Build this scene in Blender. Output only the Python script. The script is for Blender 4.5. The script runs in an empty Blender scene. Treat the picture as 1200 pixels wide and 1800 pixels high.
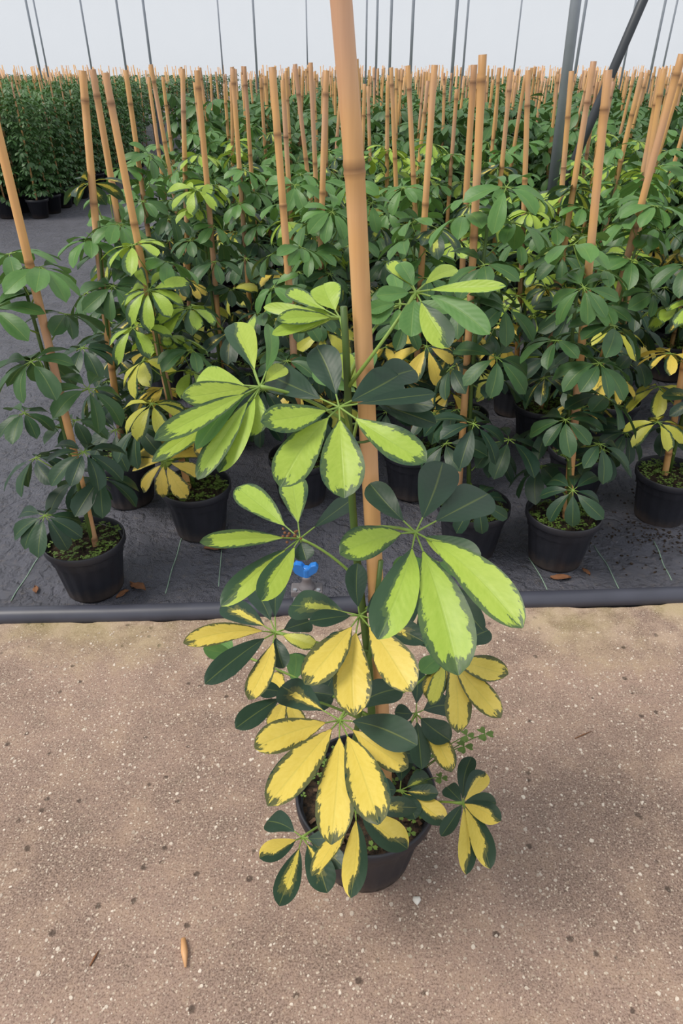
import bpy, math, random
import numpy as np
from mathutils import Vector, Matrix
from mathutils.bvhtree import BVHTree
random.seed(7)
R = random.Random(11)

# ------------------------------------------------------------------ camera, light, exposure
F = 1200.0; H = 1.45; PITCH = math.radians(33.2)
scene = bpy.context.scene
col = scene.collection
camd = bpy.data.cameras.new('camera'); camd.sensor_fit = 'HORIZONTAL'; camd.sensor_width = 36.0
camd.lens = 36.0 * F / 1200.0; camd.clip_start = 0.02; camd.clip_end = 300
cam = bpy.data.objects.new('camera', camd); col.objects.link(cam)
cam.location = (0, 0, H); cam.rotation_euler = (math.pi/2 - PITCH, 0, 0)
scene.camera = cam

world = bpy.data.worlds.new('world'); scene.world = world; world.use_nodes = True
bg = world.node_tree.nodes['Background']
bg.inputs[0].default_value = (0.93, 0.96, 1.0, 1); bg.inputs[1].default_value = 0.84

sund = bpy.data.lights.new('sun_offscreen', 'SUN'); sund.energy = 2.8; sund.angle = math.radians(22); sund.color = (1.0, 0.93, 0.82)
sun = bpy.data.objects.new('sun_offscreen', sund); col.objects.link(sun)
sun.rotation_euler = Vector((0.52, 0.16, -0.84)).to_track_quat('-Z', 'Y').to_euler()

vs = scene.view_settings
vs.view_transform = 'Standard'; vs.look = 'None'; vs.exposure = 0.0; vs.gamma = 1.0; vs.use_curve_mapping = False

CP, SP = math.cos(PITCH), math.sin(PITCH)
def ray(px, py):
    a = (px-600)/F; b = (900-py)/F
    return Vector((a, CP + b*SP, -SP + b*CP))
def P(px, py, Y):
    d = ray(px, py); return Vector((0, 0, H)) + d*(Y/d.y)
def G(px, py, z=0.0):
    d = ray(px, py); return Vector((0, 0, H)) + d*((z-H)/d.z)
def depth(p): return p.y*CP + (H-p.z)*SP
def s2l(c): return tuple(((x/255)/12.92 if x/255 <= .04045 else ((x/255+.055)/1.055)**2.4) for x in c)

# ------------------------------------------------------------------ helpers
def tag(o, label=None, cat=None, group=None, kind=None):
    if label: o['label'] = label
    if cat: o['category'] = cat
    if group: o['group'] = group
    if kind: o['kind'] = kind
    return o
def mesh(name, verts, faces, mats, smooth=True, fmat=None):
    me = bpy.data.meshes.new(name)
    me.from_pydata([tuple(v) for v in verts], [], faces)
    for m in (mats if isinstance(mats, (list, tuple)) else [mats]): me.materials.append(m)
    if smooth: me.polygons.foreach_set('use_smooth', [True]*len(faces))
    if fmat: me.polygons.foreach_set('material_index', fmat)
    me.update(); return me
def link(name, data, parent=None, loc=None, mat=None):
    o = bpy.data.objects.new(name, data); col.objects.link(o)
    if parent is not None: o.parent = parent
    if mat is not None: o.matrix_basis = mat
    elif loc is not None: o.location = loc
    return o
def tube(path, radii, n=8, cap=True, off=0):
    """verts/faces of a tube along a path of Vectors"""
    V, Fc = [], []
    m = len(path); prev = None
    for i, p in enumerate(path):
        t = (path[min(i+1, m-1)] - path[max(i-1, 0)]).normalized()
        if prev is None:
            a = Vector((1, 0, 0)) if abs(t.x) < .8 else Vector((0, 1, 0))
            u = (a - t*a.dot(t)).normalized()
        else: u = (prev - t*prev.dot(t)).normalized()
        prev = u; w = t.cross(u)
        for k in range(n):
            an = 2*math.pi*k/n
            V.append(p + (u*math.cos(an) + w*math.sin(an))*radii[i])
    for i in range(m-1):
        for k in range(n):
            Fc.append((off+i*n+k, off+i*n+(k+1) % n, off+(i+1)*n+(k+1) % n, off+(i+1)*n+k))
    if cap:
        Fc.append(tuple(off+k for k in reversed(range(n)))); Fc.append(tuple(off+(m-1)*n+k for k in range(n)))
    return V, Fc
def lathe(prof, n=40, off=0, wob=None):
    V, Fc = [], []
    for (r, z) in prof:
        for k in range(n):
            an = 2*math.pi*k/n; rr = r if wob is None else wob(r, z, an, k)
            V.append(Vector((rr*math.cos(an), rr*math.sin(an), z)))
    for i in range(len(prof)-1):
        for k in range(n):
            Fc.append((off+i*n+k, off+i*n+(k+1) % n, off+(i+1)*n+(k+1) % n, off+(i+1)*n+k))
    return V, Fc
def bez(a, b, c, n=7): return [a*((1-t)**2) + b*(2*t*(1-t)) + c*(t*t) for t in [i/(n-1) for i in range(n)]]
class MB:
    def __init__(s): s.v = []; s.f = []; s.m = []
    def add(s, V, Fc, mi=0):
        o = len(s.v); s.v += list(V); s.f += [tuple(i+o for i in f) for f in Fc]; s.m += [mi]*len(Fc)
    def box(s, c, sz, mi=0, rot=None):
        c = Vector(c); V = []
        for x in (-.5, .5):
            for y in (-.5, .5):
                for z in (-.5, .5):
                    p = Vector((x*sz[0], y*sz[1], z*sz[2])); V.append(c + (rot @ p if rot else p))
        s.add(V, [(0, 1, 3, 2), (4, 6, 7, 5), (0, 4, 5, 1), (2, 3, 7, 6), (0, 2, 6, 4), (1, 5, 7, 3)], mi)
    def build(s, name, mats, smooth=True): return mesh(name, s.v, s.f, mats, smooth, s.m)
def bevel(o, w=.002, seg=2):
    b = o.modifiers.new('bevel', 'BEVEL'); b.width = w; b.segments = seg; b.limit_method = 'ANGLE'

# ------------------------------------------------------------------ materials
class NT:
    def __init__(s, name):
        s.mat = bpy.data.materials.new(name); s.mat.use_nodes = True
        s.t = s.mat.node_tree; s.b = s.t.nodes['Principled BSDF']; s.out = s.t.nodes['Material Output']
    def n(s, ty, **k):
        nd = s.t.nodes.new(ty)
        for a, b in k.items(): setattr(nd, a, b)
        return nd
    def l(s, a, b): s.t.links.new(a, b)
    def val(s, sock, v):
        if hasattr(v, 'is_linked') or isinstance(v, bpy.types.NodeSocket): s.l(v, sock)
        else: sock.default_value = v
    def math(s, op, a, b=0.0, c=None, clamp=False):
        nd = s.n('ShaderNodeMath', operation=op, use_clamp=clamp)
        s.val(nd.inputs[0], a); s.val(nd.inputs[1], b)
        if c is not None: s.val(nd.inputs[2], c)
        return nd.outputs[0]
    def mix(s, f, a, b, mode='MIX'):
        nd = s.n('ShaderNodeMix', data_type='RGBA', blend_type=mode)
        s.val(nd.inputs[0], f)
        for sock, v in ((nd.inputs[6], a), (nd.inputs[7], b)):
            if isinstance(v, tuple): sock.default_value = (*v[:3], 1)
            else: s.l(v, sock)
        return nd.outputs[2]
    def step(s, x, lo, hi):
        nd = s.n('ShaderNodeMapRange', interpolation_type='SMOOTHSTEP')
        s.val(nd.inputs[0], x); nd.inputs[1].default_value = lo; nd.inputs[2].default_value = hi
        return nd.outputs[0]
    def noise(s, vec, scale, detail=2.0, rough=.5):
        nd = s.n('ShaderNodeTexNoise'); nd.inputs['Scale'].default_value = scale; nd.inputs['Detail'].default_value = detail
        nd.inputs['Roughness'].default_value = rough
        if vec is not None: s.l(vec, nd.inputs['Vector'])
        return nd.outputs[0]
    def vor(s, vec, scale, feat='F1', rnd=1.0):
        nd = s.n('ShaderNodeTexVoronoi', feature=feat); nd.inputs['Scale'].default_value = scale; nd.inputs['Randomness'].default_value = rnd
        if vec is not None: s.l(vec, nd.inputs['Vector'])
        return nd
    def bump(s, h, strength=.3, dist=.01):
        nd = s.n('ShaderNodeBump'); nd.inputs['Strength'].default_value = strength; nd.inputs['Distance'].default_value = dist
        s.l(h, nd.inputs['Height']); s.l(nd.outputs[0], s.b.inputs['Normal']); return nd
    def base(s, c): 
        if isinstance(c, tuple): s.b.inputs['Base Color'].default_value = (*c[:3], 1)
        else: s.l(c, s.b.inputs['Base Color'])
    def rough(s, r): s.val(s.b.inputs['Roughness'], r)

def simple(name, c, rough=.6, var=.25, scale=30, metal=0, bump=0):
    m = NT(name); tc = m.n('ShaderNodeTexCoord')
    f = m.noise(tc.outputs['Object'], scale, 3)
    m.base(m.mix(f, tuple(x*(1-var) for x in c), tuple(min(1, x*(1+var)) for x in c)))
    m.rough(rough); m.b.inputs['Metallic'].default_value = metal
    if bump: m.bump(f, bump, .004)
    return m.mat

def leaf_material():
    """object colour: r = how green (0 mostly yellow .. 1 all green), g = lime .. yellow, b = which half is yellow, a = young bright green"""
    m = NT('variegated_leaf')
    uv = m.n('ShaderNodeUVMap').outputs[0]; sep = m.n('ShaderNodeSeparateXYZ'); m.l(uv, sep.inputs[0])
    u = sep.outputs[0]; v = m.math('MULTIPLY_ADD', sep.outputs[1], 2.0, -1.0)
    oi = m.n('ShaderNodeObjectInfo'); at = m.n('ShaderNodeAttribute', attribute_name='seed')
    seed = m.math('ADD', m.math('MULTIPLY', oi.outputs['Random'], 97.0), m.math('MULTIPLY', at.outputs['Fac'], 41.0))
    sc = m.n('ShaderNodeSeparateColor'); m.l(oi.outputs['Color'], sc.inputs[0])
    thr0, hue, asy, young = sc.outputs[0], sc.outputs[1], sc.outputs[2], oi.outputs['Alpha']
    # per-leaflet jitter of how green the leaflet is
    j = m.noise(None, 1.0); jn = j.node
    cv = m.n('ShaderNodeCombineXYZ'); m.l(seed, cv.inputs[0]); m.l(cv.outputs[0], jn.inputs['Vector'])
    av = m.math('ABSOLUTE', v)
    inner = m.math('MINIMUM', m.math('SUBTRACT', 1.0, av), m.math('MULTIPLY_ADD', m.math('SUBTRACT', 1.0, u), 2.2, 0.02))
    vec = m.n('ShaderNodeCombineXYZ'); m.l(m.math('ADD', m.math('MULTIPLY', u, 1.6), seed), vec.inputs[0]); m.l(v, vec.inputs[1])
    # skew the pattern with the side veins
    vec2 = m.n('ShaderNodeCombineXYZ')
    m.l(m.math('ADD', m.math('MULTIPLY', m.math('SUBTRACT', u, m.math('MULTIPLY', av, .18)), 9.0), seed), vec2.inputs[0])
    m.l(m.math('MULTIPLY', v, 1.6), vec2.inputs[1])
    n1 = m.noise(vec.outputs[0], 1.6, 3.0, .6); n2 = m.noise(vec2.outputs[0], 1.9, 4.0, .65)
    nn = m.math('ADD', m.math('MULTIPLY', m.math('SUBTRACT', n1, .5), .75), m.math('MULTIPLY', m.math('SUBTRACT', n2, .5), .62))
    asym = m.math('MULTIPLY', m.math('MULTIPLY', m.math('SUBTRACT', asy, .5), 2.0), m.math('MULTIPLY', v, .9))
    thr = m.math('ADD', m.math('MULTIPLY', thr0, 1.25), m.math('MULTIPLY', m.math('MULTIPLY', m.math('SUBTRACT', j, .5), 1.6), at.outputs['Fac']))
    raw = m.math('SUBTRACT', m.math('ADD', m.math('ADD', inner, nn), asym), thr)
    k1 = m.step(raw, -.03, .05); k2 = m.step(raw, -.26, -.18)
    lime = m.mix(n2, s2l((136, 170, 48)), s2l((172, 196, 84))); yel = m.mix(n2, s2l((216, 190, 70)), s2l((236, 214, 112)))
    pale = m.mix(hue, lime, yel)
    dark = m.mix(n1, s2l((26, 52, 40)), s2l((42, 72, 54))); fresh = m.mix(n1, s2l((76, 128, 58)), s2l((116, 160, 82)))
    gr = m.mix(young, dark, fresh)
    mid = m.mix(.30, gr, pale)
    c = m.mix(k1, m.mix(m.math('MULTIPLY', k2, .4), gr, mid), pale)
    rib = m.math('SUBTRACT', 1.0, m.step(av, .02, .07))
    c = m.mix(m.math('MULTIPLY', rib, .22), c, m.mix(.5, s2l((120, 150, 80)), pale))
    m.base(c); m.rough(m.math('MULTIPLY_ADD', n1, .2, .36)); m.b.inputs['Specular IOR Level'].default_value = .5
    # side-vein relief
    wv = m.math('SINE', m.math('MULTIPLY', m.math('SUBTRACT', u, m.math('MULTIPLY', av, .22)), 55.0))
    m.bump(m.math('ADD', m.math('MULTIPLY', wv, .12), m.math('MULTIPLY', rib, -1.0)), .22, .0015)
    tr = m.n('ShaderNodeBsdfTranslucent'); 
    m.l(m.mix(.12, c, (.45, .6, .1)), tr.inputs[0])
    mx = m.n('ShaderNodeMixShader'); mx.inputs[0].default_value = .2
    m.l(m.b.outputs[0], mx.inputs[1]); m.l(tr.outputs[0], mx.inputs[2]); m.l(mx.outputs[0], m.out.inputs[0])
    return m.mat
LEAF = leaf_material()

def cane_material():
    m = NT('bamboo_cane'); tc = m.n('ShaderNodeTexCoord'); oi = m.n('ShaderNodeObjectInfo')
    mp = m.n('ShaderNodeMapping'); mp.inputs['Scale'].default_value = (60, 60, 3.5); m.l(tc.outputs['Object'], mp.inputs[0])
    add = m.n('ShaderNodeVectorMath', operation='ADD'); m.l(mp.outputs[0], add.inputs[0]); m.l(oi.outputs['Random'], add.inputs[1])
    st = m.noise(add.outputs[0], 1.0, 4, .6)
    mp2 = m.n('ShaderNodeMapping'); mp2.inputs['Scale'].default_value = (1, 1, 2.2); m.l(tc.outputs['Object'], mp2.inputs[0])
    ad2 = m.n('ShaderNodeVectorMath', operation='ADD'); m.l(mp2.outputs[0], ad2.inputs[0])
    cx = m.n('ShaderNodeCombineXYZ'); m.l(m.math('MULTIPLY', oi.outputs['Random'], 60), cx.inputs[2]); m.l(cx.outputs[0], ad2.inputs[1])
    big = m.noise(ad2.outputs[0], 1.3, 3)
    a = m.mix(st, s2l((202, 146, 88)), s2l((234, 188, 126)))
    b = m.mix(st, s2l((190, 142, 110)), s2l((220, 178, 146)))
    c = m.mix(m.step(big, .45, .62), a, b)
    c = m.mix(m.math('MULTIPLY', m.step(oi.outputs['Random'], .6, 1.0), .45), c, s2l((176, 128, 88)))
    at = m.n('ShaderNodeAttribute', attribute_name='node')
    c = m.mix(m.math('MULTIPLY', at.outputs['Fac'], .75), c, s2l((96, 62, 40)))
    m.base(c); m.rough(.5); m.bump(st, .15, .002)
    return m.mat
CANE = cane_material()
STEM = simple('green_stem', s2l((74, 100, 44)), .5, .35, 25)
PETI = simple('petiole', s2l((122, 150, 66)), .5, .25, 40)

def pot_material():
    m = NT('black_plastic_pot'); tc = m.n('ShaderNodeTexCoord'); sep = m.n('ShaderNodeSeparateXYZ'); m.l(tc.outputs['Object'], sep.inputs[0])
    n = m.noise(tc.outputs['Object'], 14, 5, .65); fine = m.noise(tc.outputs['Object'], 160, 2)
    dirt = m.math('MULTIPLY', m.step(m.math('ADD', sep.outputs[2], m.math('MULTIPLY', n, .1)), .11, .05), .55)
    c = m.mix(n, s2l((26, 27, 33)), s2l((50, 51, 60)))
    c = m.mix(dirt, c, s2l((92, 80, 72))); m.base(c); m.rough(m.math('MULTIPLY_ADD', n, .25, .38)); m.bump(fine, .12, .001)
    return m.mat
POT = pot_material()
def soil_material():
    m = NT('potting_soil'); tc = m.n('ShaderNodeTexCoord')
    n = m.noise(tc.outputs['Object'], 90, 5, .7); v = m.vor(tc.outputs['Object'], 120)
    c = m.mix(m.step(n, .35, .7), s2l((24, 19, 15)), s2l((78, 60, 44))); m.base(c); m.rough(.95); m.bump(n, .8, .01)
    return m.mat
SOIL = soil_material()
WEED = simple('clover_green', s2l((92, 118, 48)), .6, .5, 60)
DRY = simple('dry_leaf', s2l((122, 82, 54)), .8, .35, 50)
CHIP = simple('bark_chip', s2l((96, 74, 56)), .9, .5, 60)

def concrete_material():
    m = NT('worn_aggregate_concrete'); tc = m.n('ShaderNodeTexCoord'); o = tc.outputs['Object']
    big = m.noise(o, 1.7, 4, .6); med = m.noise(o, 9, 5, .65); fine = m.noise(o, 260, 3, .7); spk = m.noise(o, 60, 4, .7)
    fin2 = m.noise(o, 120, 4, .75)
    c = m.mix(m.step(big, .3, .7), s2l((110, 90, 80)), s2l((158, 132, 119)))
    c = m.mix(m.math('MULTIPLY', m.step(fin2, .52, .66), .5), c, s2l((186, 160, 138)))
    c = m.mix(m.math('MULTIPLY', m.step(fin2, .48, .36), .55), c, s2l((82, 66, 56)))
    c = m.mix(m.math('MULTIPLY', m.step(med, .45, .72), .55), c, s2l((170, 144, 122)))
    c = m.mix(m.math('MULTIPLY', m.step(med, .5, .25), .45), c, s2l((96, 84, 72)))
    c = m.mix(m.math('MULTIPLY', m.step(fine, .42, .62), .55), c, s2l((178, 156, 142)))
    c = m.mix(m.math('MULTIPLY', m.step(fine, .46, .3), .7), c, s2l((74, 60, 50)))
    # small pale stone chips, two sizes
    for scale, th, den, a in ((95, .20, .50, .8), (170, .26, .45, .7)):
        vo = m.vor(o, scale); rs = m.n('ShaderNodeSeparateColor'); m.l(vo.outputs['Color'], rs.inputs[0])
        k = m.math('MULTIPLY', m.step(vo.outputs['Distance'], th+.1, th-.06), m.step(rs.outputs[0], den, den+.03))
        c = m.mix(m.math('MULTIPLY', k, a), c, m.mix(rs.outputs[1], s2l((148, 128, 110)), s2l((222, 208, 190))))
    # dark pits and damp specks
    vo = m.vor(o, 26); rs = m.n('ShaderNodeSeparateColor'); m.l(vo.outputs['Color'], rs.inputs[0])
    k = m.math('MULTIPLY', m.step(m.math('ADD', vo.outputs['Distance'], m.math('MULTIPLY', spk, .3)), .36, .24), m.step(rs.outputs[0], .74, .8))
    c = m.mix(m.math('MULTIPLY', k, .75), c, s2l((58, 46, 38)))
    # algae along the pipe edge
    sep = m.n('ShaderNodeSeparateXYZ'); m.l(o, sep.inputs[0])
    e = m.step(m.math('ADD', sep.outputs[1], m.math('MULTIPLY', med, .25)), 1.48, 1.78)
    c = m.mix(m.math('MULTIPLY', e, m.math('MULTIPLY', m.step(big, .46, .62), .6)), c, s2l((148, 140, 78)))
    c = m.mix(m.math('MULTIPLY', m.math('MULTIPLY', e, m.step(med, .4, .6)), .4), c, s2l((206, 184, 162)))
    m.base(c); m.rough(.88)
    h = m.math('SUBTRACT', m.math('ADD', m.math('MULTIPLY', fine, .6), m.math('MULTIPLY', spk, .5)), m.math('MULTIPLY', k, 1.2))
    m.bump(h, .5, .006)
    return m.mat
CONC = concrete_material()
STONE = None
def stone_material():
    m = NT('aggregate_stone'); at = m.n('ShaderNodeAttribute', attribute_name='seed')
    c = m.mix(at.outputs['Fac'], s2l((140, 120, 104)), s2l((216, 204, 190))); m.base(c); m.rough(.7); return m.mat
STONE = stone_material()
def fabric_material():
    m = NT('woven_ground_cover'); tc = m.n('ShaderNodeTexCoord'); o = tc.outputs['Object']
    w1 = m.n('ShaderNodeTexWave', bands_direction='X'); w1.inputs['Scale'].default_value = 90; m.l(o, w1.inputs[0])
    w2 = m.n('ShaderNodeTexWave', bands_direction='Y'); w2.inputs['Scale'].default_value = 90; m.l(o, w2.inputs[0])
    wv = m.math('MULTIPLY', w1.outputs[1], w2.outputs[1])
    n = m.noise(o, 6, 7, .75); d = m.noise(o, 38, 5, .7); cr = m.noise(o, 11, 6, .6)
    cr = m.math('ABSOLUTE', m.math('SUBTRACT', cr, .5))
    c = m.mix(n, s2l((54, 55, 63)), s2l((116, 117, 132))); c = m.mix(m.math('MULTIPLY', m.step(d, .52, .72), .6), c, s2l((122, 114, 110)))
    c = m.mix(m.math('MULTIPLY', wv, .3), c, s2l((84, 86, 96)))
    m.base(c); m.rough(m.math('MULTIPLY_ADD', n, .3, .28)); m.b.inputs['Specular IOR Level'].default_value = .8
    m.bump(m.math('ADD', m.math('MULTIPLY', wv, .35), m.math('MULTIPLY', m.math('ADD', d, m.math('MULTIPLY', m.step(cr, 0.0, .12), 1.6)), 1.0)), .8, .012)
    return m.mat
FABRIC = fabric_material()
PIPE = simple('black_pe_pipe', s2l((66, 68, 80)), .42, .3, 9, 0, .15)
THREAD = simple('green_tracer_thread', s2l((138, 164, 146)), .7)
BLUE = simple('blue_plastic', s2l((44, 122, 206)), .35, .15)
GREYP = simple('grey_fitting', s2l((112, 108, 112)), .5, .25, 40)
STEEL = simple('galvanised_steel', s2l((160, 166, 176)), .45, .15, 12, .4)
DARKS = simple('dark_steel', s2l((62, 66, 72)), .5, .2, 12, .2)
def film_material():
    m = NT('greenhouse_film'); tc = m.n('ShaderNodeTexCoord')
    n = m.noise(tc.outputs['Object'], 1.2, 3)
    c = m.mix(n, (.86, .89, .93), (.95, .97, 1.0))
    m.base(c); m.rough(.4)
    tr = m.n('ShaderNodeBsdfTranslucent'); m.l(c, tr.inputs[0]); mx = m.n('ShaderNodeMixShader'); mx.inputs[0].default_value = .75
    m.l(m.b.outputs[0], mx.inputs[1]); m.l(tr.outputs[0], mx.inputs[2])
    tp = m.n('ShaderNodeBsdfTransparent'); m2 = m.n('ShaderNodeMixShader'); m2.inputs[0].default_value = .8
    m.l(mx.outputs[0], m2.inputs[1]); m.l(tp.outputs[0], m2.inputs[2]); m.l(m2.outputs[0], m.out.inputs[0])
    return m.mat
FILM = film_material()

# ------------------------------------------------------------------ the setting
EA, EB = G(-60, 1088), G(1260, 1049)                      # the pipe's line on the ground
ED = (EB-EA).normalized(); EN = Vector((-ED.y, ED.x, 0))  # along / into the bed
def edge_pt(x): return EA + ED*((x-EA.x)/ED.x)
# concrete path, a thick slab with a ragged far edge
xs = [-6 + 12*i/480 for i in range(481)]
V, Fc = [], []
rw = random.Random(3); wob = 0
for x in xs:
    wob = wob*.8 + rw.uniform(-.006, .006)
    e = edge_pt(x) - EN*(.018 + .007*math.sin(x*9) + wob)
    V += [Vector((x, -3, .0)), Vector((x, e.y-.012, .0)), Vector((x, e.y, -.010)), Vector((x, e.y+.004, -.05))]
for i in range(len(xs)-1):
    for k in range(3): Fc.append((i*4+k, (i+1)*4+k, (i+1)*4+k+1, i*4+k+1))
path = link('concrete_path', mesh('concrete_path', V, Fc, CONC, False)); tag(path, 'worn brown concrete path with pale stone chips', 'path', kind='structure')
# stones standing slightly proud of the worn surface
rs = random.Random(5); sv, sf, sa = [], [], []
ring = 7
for i in range(5200):
    y = .30 + 1.25*rs.random()**.9; x = rs.uniform(-1.25, 1.25)
    if y > edge_pt(x).y - .07: continue
    r = rs.choice((.0016, .002, .0022, .0028, .0034, .0042, .0055)) * rs.uniform(.8, 1.15); an = rs.uniform(0, 6.28); asp = rs.uniform(.55, 1)
    o = len(sv); top = r*.22
    for k in range(ring):
        t = 2*math.pi*k/ring; q = r*rs.uniform(.8, 1.15); a, b = math.cos(t)*q, math.sin(t)*q*asp
        sv.append((x + a*math.cos(an)-b*math.sin(an), y + a*math.sin(an)+b*math.cos(an), -.001))
    for k in range(ring):
        p = sv[o+k]; sv.append((x+(p[0]-x)*.72, y+(p[1]-y)*.72, top))
    for k in range(ring): sf.append((o+k, o+(k+1) % ring, o+ring+(k+1) % ring, o+ring+k))
    sf.append(tuple(o+ring+k for k in range(ring))); sa += [rs.random()**.8]*(2*ring)
me = mesh('aggregate_stones', sv, sf, STONE, False); a = me.attributes.new('seed', 'FLOAT', 'POINT'); a.data.foreach_set('value', sa)
tag(link('aggregate_stones', me, path), 'pale stone chips set in the concrete', kind='stuff')

# woven fabric under the beds: a wrinkled sheet, finer near the camera
def fab_h(x, y):
    f = math.sin(x*7.1+y*3.3+1.2*math.sin(y*4)) * math.sin(y*6.3-x*2.1) * .009
    f += .005*math.sin(x*19+2*math.sin(y*13)) * math.sin(y*11+1.0) + .002*math.sin(x*41+y*37)
    return f - .030
gx = sorted(set([round(-2.4+.025*i, 4) for i in range(170)] + [-45, -30, -20, -14, -10, -8, -6.5, -5.5, -4.8, -4.2, -3.7, -3.2, -2.8, 2.2, 2.6, 3.2, 4, 5, 7, 10, 14, 20, 30, 45]))
gy = sorted(set([round(-.06+.025*i, 4) for i in range(130)] + [3.4, 3.8, 4.4, 5, 6, 7, 8.5, 10, 12, 15, 20, 26, 34, 44]))
V = []; Fc = []
for yy in gy:
    for x in gx:
        y = edge_pt(x).y + yy if yy < 6 else yy + 1.6
        V.append((x, y, fab_h(x, y)))
nx = len(gx)
for i in range(len(gy)-1):
    for k in range(nx-1): Fc.append((i*nx+k, i*nx+k+1, (i+1)*nx+k+1, (i+1)*nx+k))
fabric = link('ground_cover_fabric', mesh('ground_cover_fabric', V, Fc, FABRIC)); tag(fabric, 'black woven ground cover fabric under the potted plants', 'ground cover', kind='structure')
for pts in (((18, 1052), (52, 1000), (95, 940)), ((290, 1040), (306, 985), (324, 925)), ((384, 1030), (389, 960), (398, 900)),
            ((962, 1034), (948, 1008), (925, 970)), ((1088, 1032), (1066, 985), (1040, 945)), ((1180, 1020), (1160, 975), (1145, 945))):
    q = []
    for (a, b), (c, d) in zip(pts[:-1], pts[1:]):
        for t in (0, .2, .4, .6, .8): q.append(G(a+(c-a)*t, b+(d-b)*t, -.024))
    q = [Vector((p.x, p.y, fab_h(p.x, p.y)+.0012)) for p in q]
    V, Fc = tube(q, [.0018]*len(q), 5); link('tracer_thread', mesh('tracer_thread', V, Fc, THREAD), fabric)

# black water pipe along the edge
pp = []
for i in range(61):
    x = -3 + 6*i/60; e = edge_pt(x); pp.append(e + Vector((0, .004*math.sin(x*2.3) + .003*math.sin(x*5.1+1), .008)))
V, Fc = tube(pp, [.029]*len(pp), 20); pipe = link('water_pipe', mesh('water_pipe', V, Fc, PIPE))
tag(pipe, 'black plastic water pipe lying along the path edge', 'pipe')

# blue butterfly valve on its saddle clamp
vp = edge_pt(-.108) + Vector((0, 0, .012))
val = link('irrigation_valve', None, None, vp); tag(val, 'blue handled irrigation valve clamped on the black pipe', 'valve')
mb = MB()
for s in (-1, 1):
    V, Fc = tube([Vector((x, 0, -.004)) for x in (-.042, .042)], [.0325]*2, 20); 
V, Fc = tube([Vector((-.044, 0, -.004)), Vector((-.04, 0, -.004)), Vector((.04, 0, -.004)), Vector((.044, 0, -.004))], [.0315, .034, .034, .0315], 20); mb.add(V, Fc)
link('saddle_clamp', mb.build('saddle_clamp', GREYP), val)
V, Fc = lathe([(0, .0), (.02, .0), (.02, .07), (0, .07)], 16); link('riser', mesh('riser', V, Fc, GREYP), val)
mb = MB(); mb.box((0, .0, .066), (.098, .046, .022)); o = link('clamp_plate', mb.build('clamp_plate', GREYP, False), val); bevel(o, .004)
for s in (-1, 1):
    V, Fc = tube([Vector((s*.036, -.016, .028)), Vector((s*.036, -.016, .054)), Vector((s*.036, -.016, .082))], [.0065]*3, 6); link('bolt', mesh('bolt', V, Fc, STEEL, False), val)
V, Fc = lathe([(0, .07), (.026, .076), (.026, .083), (.018, .09), (.014, .108), (.016, .115), (.016, .124), (0, .124)], 18)
link('valve_body', mesh('valve_body', V, Fc, GREYP), val)
mb = MB()
for s in (-1, 1):
    pr = [Vector((s*.004, 0, .1)), Vector((s*.016, 0, .106)), Vector((s*.032, 0, .118)), Vector((s*.038, 0, .134)), Vector((s*.030, 0, .146)), Vector((s*.014, 0, .142)), Vector((s*.003, 0, .126))]
    n = len(pr); V = [p + Vector((0, -.011, 0)) for p in pr] + [p + Vector((0, .011, 0)) for p in pr]
    Fc = [tuple(range(n)) if s > 0 else tuple(reversed(range(n))), tuple(reversed(range(n, 2*n))) if s > 0 else tuple(range(n, 2*n))]
    for k in range(n): Fc.append((k, n+k, n+(k+1) % n, (k+1) % n))
    mb.add(V, Fc)
V, Fc = lathe([(0, .094), (.014, .094), (.014, .128), (.009, .134), (0, .134)], 14); mb.add(V, Fc)
o = link('valve_handle', mb.build('valve_handle', BLUE, False), val, (0, 0, .024)); bevel(o, .003); tag(o, 'blue butterfly valve handle')

# greenhouse end wall of film with its frame, and roof posts
FY = 44.0
fw = mesh('film', [(-60, FY, -.1), (60, FY, -.1), (60, FY, 7), (-60, FY, 7)], [(0, 1, 2, 3)], FILM, False)
wall = link('wall_back', fw); tag(wall, 'pale translucent plastic film end wall of the greenhouse', 'wall', kind='structure')
sl = wall.modifiers.new('solid', 'SOLIDIFY'); sl.thickness = .01
POSTXY = []
def post(x, y, r, h, mat, name='roof_post', label=None, group=None, lean=0, cat='post'):
    V, Fc = tube([Vector((0, 0, 0)), Vector((lean*h*.5, 0, h*.5)), Vector((lean*h, 0, h))], [r]*3, 12)
    POSTXY.append((x, y)); o = link(name, mesh(name, V, Fc, mat), None, (x, y, -.03)); return tag(o, label, cat, group)
post(1.43, 5.0, .033, 4.2, STEEL, 'roof_post', 'thick grey steel roof post among the bamboo canes', None, -.03)
b0, b1 = P(1042, 205, 4.7), P(1100, 70, 4.7); dd = (b1-b0)
bf = b0 - dd*((b0.z+.06)/dd.z)      # its foot in the ground
V, Fc = tube([bf, b0, b0+dd*.6, b1+dd*2], [.027]*4, 12)
c0 = V[0].copy(); br = link('diagonal_brace', mesh('diagonal_brace', [v - c0 for v in V], Fc, DARKS), None, c0)
tag(br, 'dark slanted steel brace rising out of the plants', 'brace')
for k, (px, Y) in enumerate(((66, 15), (79, 19), (158, 17), (219, 14), (264, 13), (450, 15), (643, 18), (661, 14), (685, 12), (722, 11), (796, 10), (815, 15), (1014, 11), (1148, 13), (1168, 17), (1098, 16), (390, 22), (540, 24), (905, 20))):
    p = P(px, 104, Y); post(p.x, p.y, .02, 4.2, STEEL, 'roof_post', 'thin grey steel roof post far down the greenhouse', 'distant greenhouse roof posts')

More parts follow.
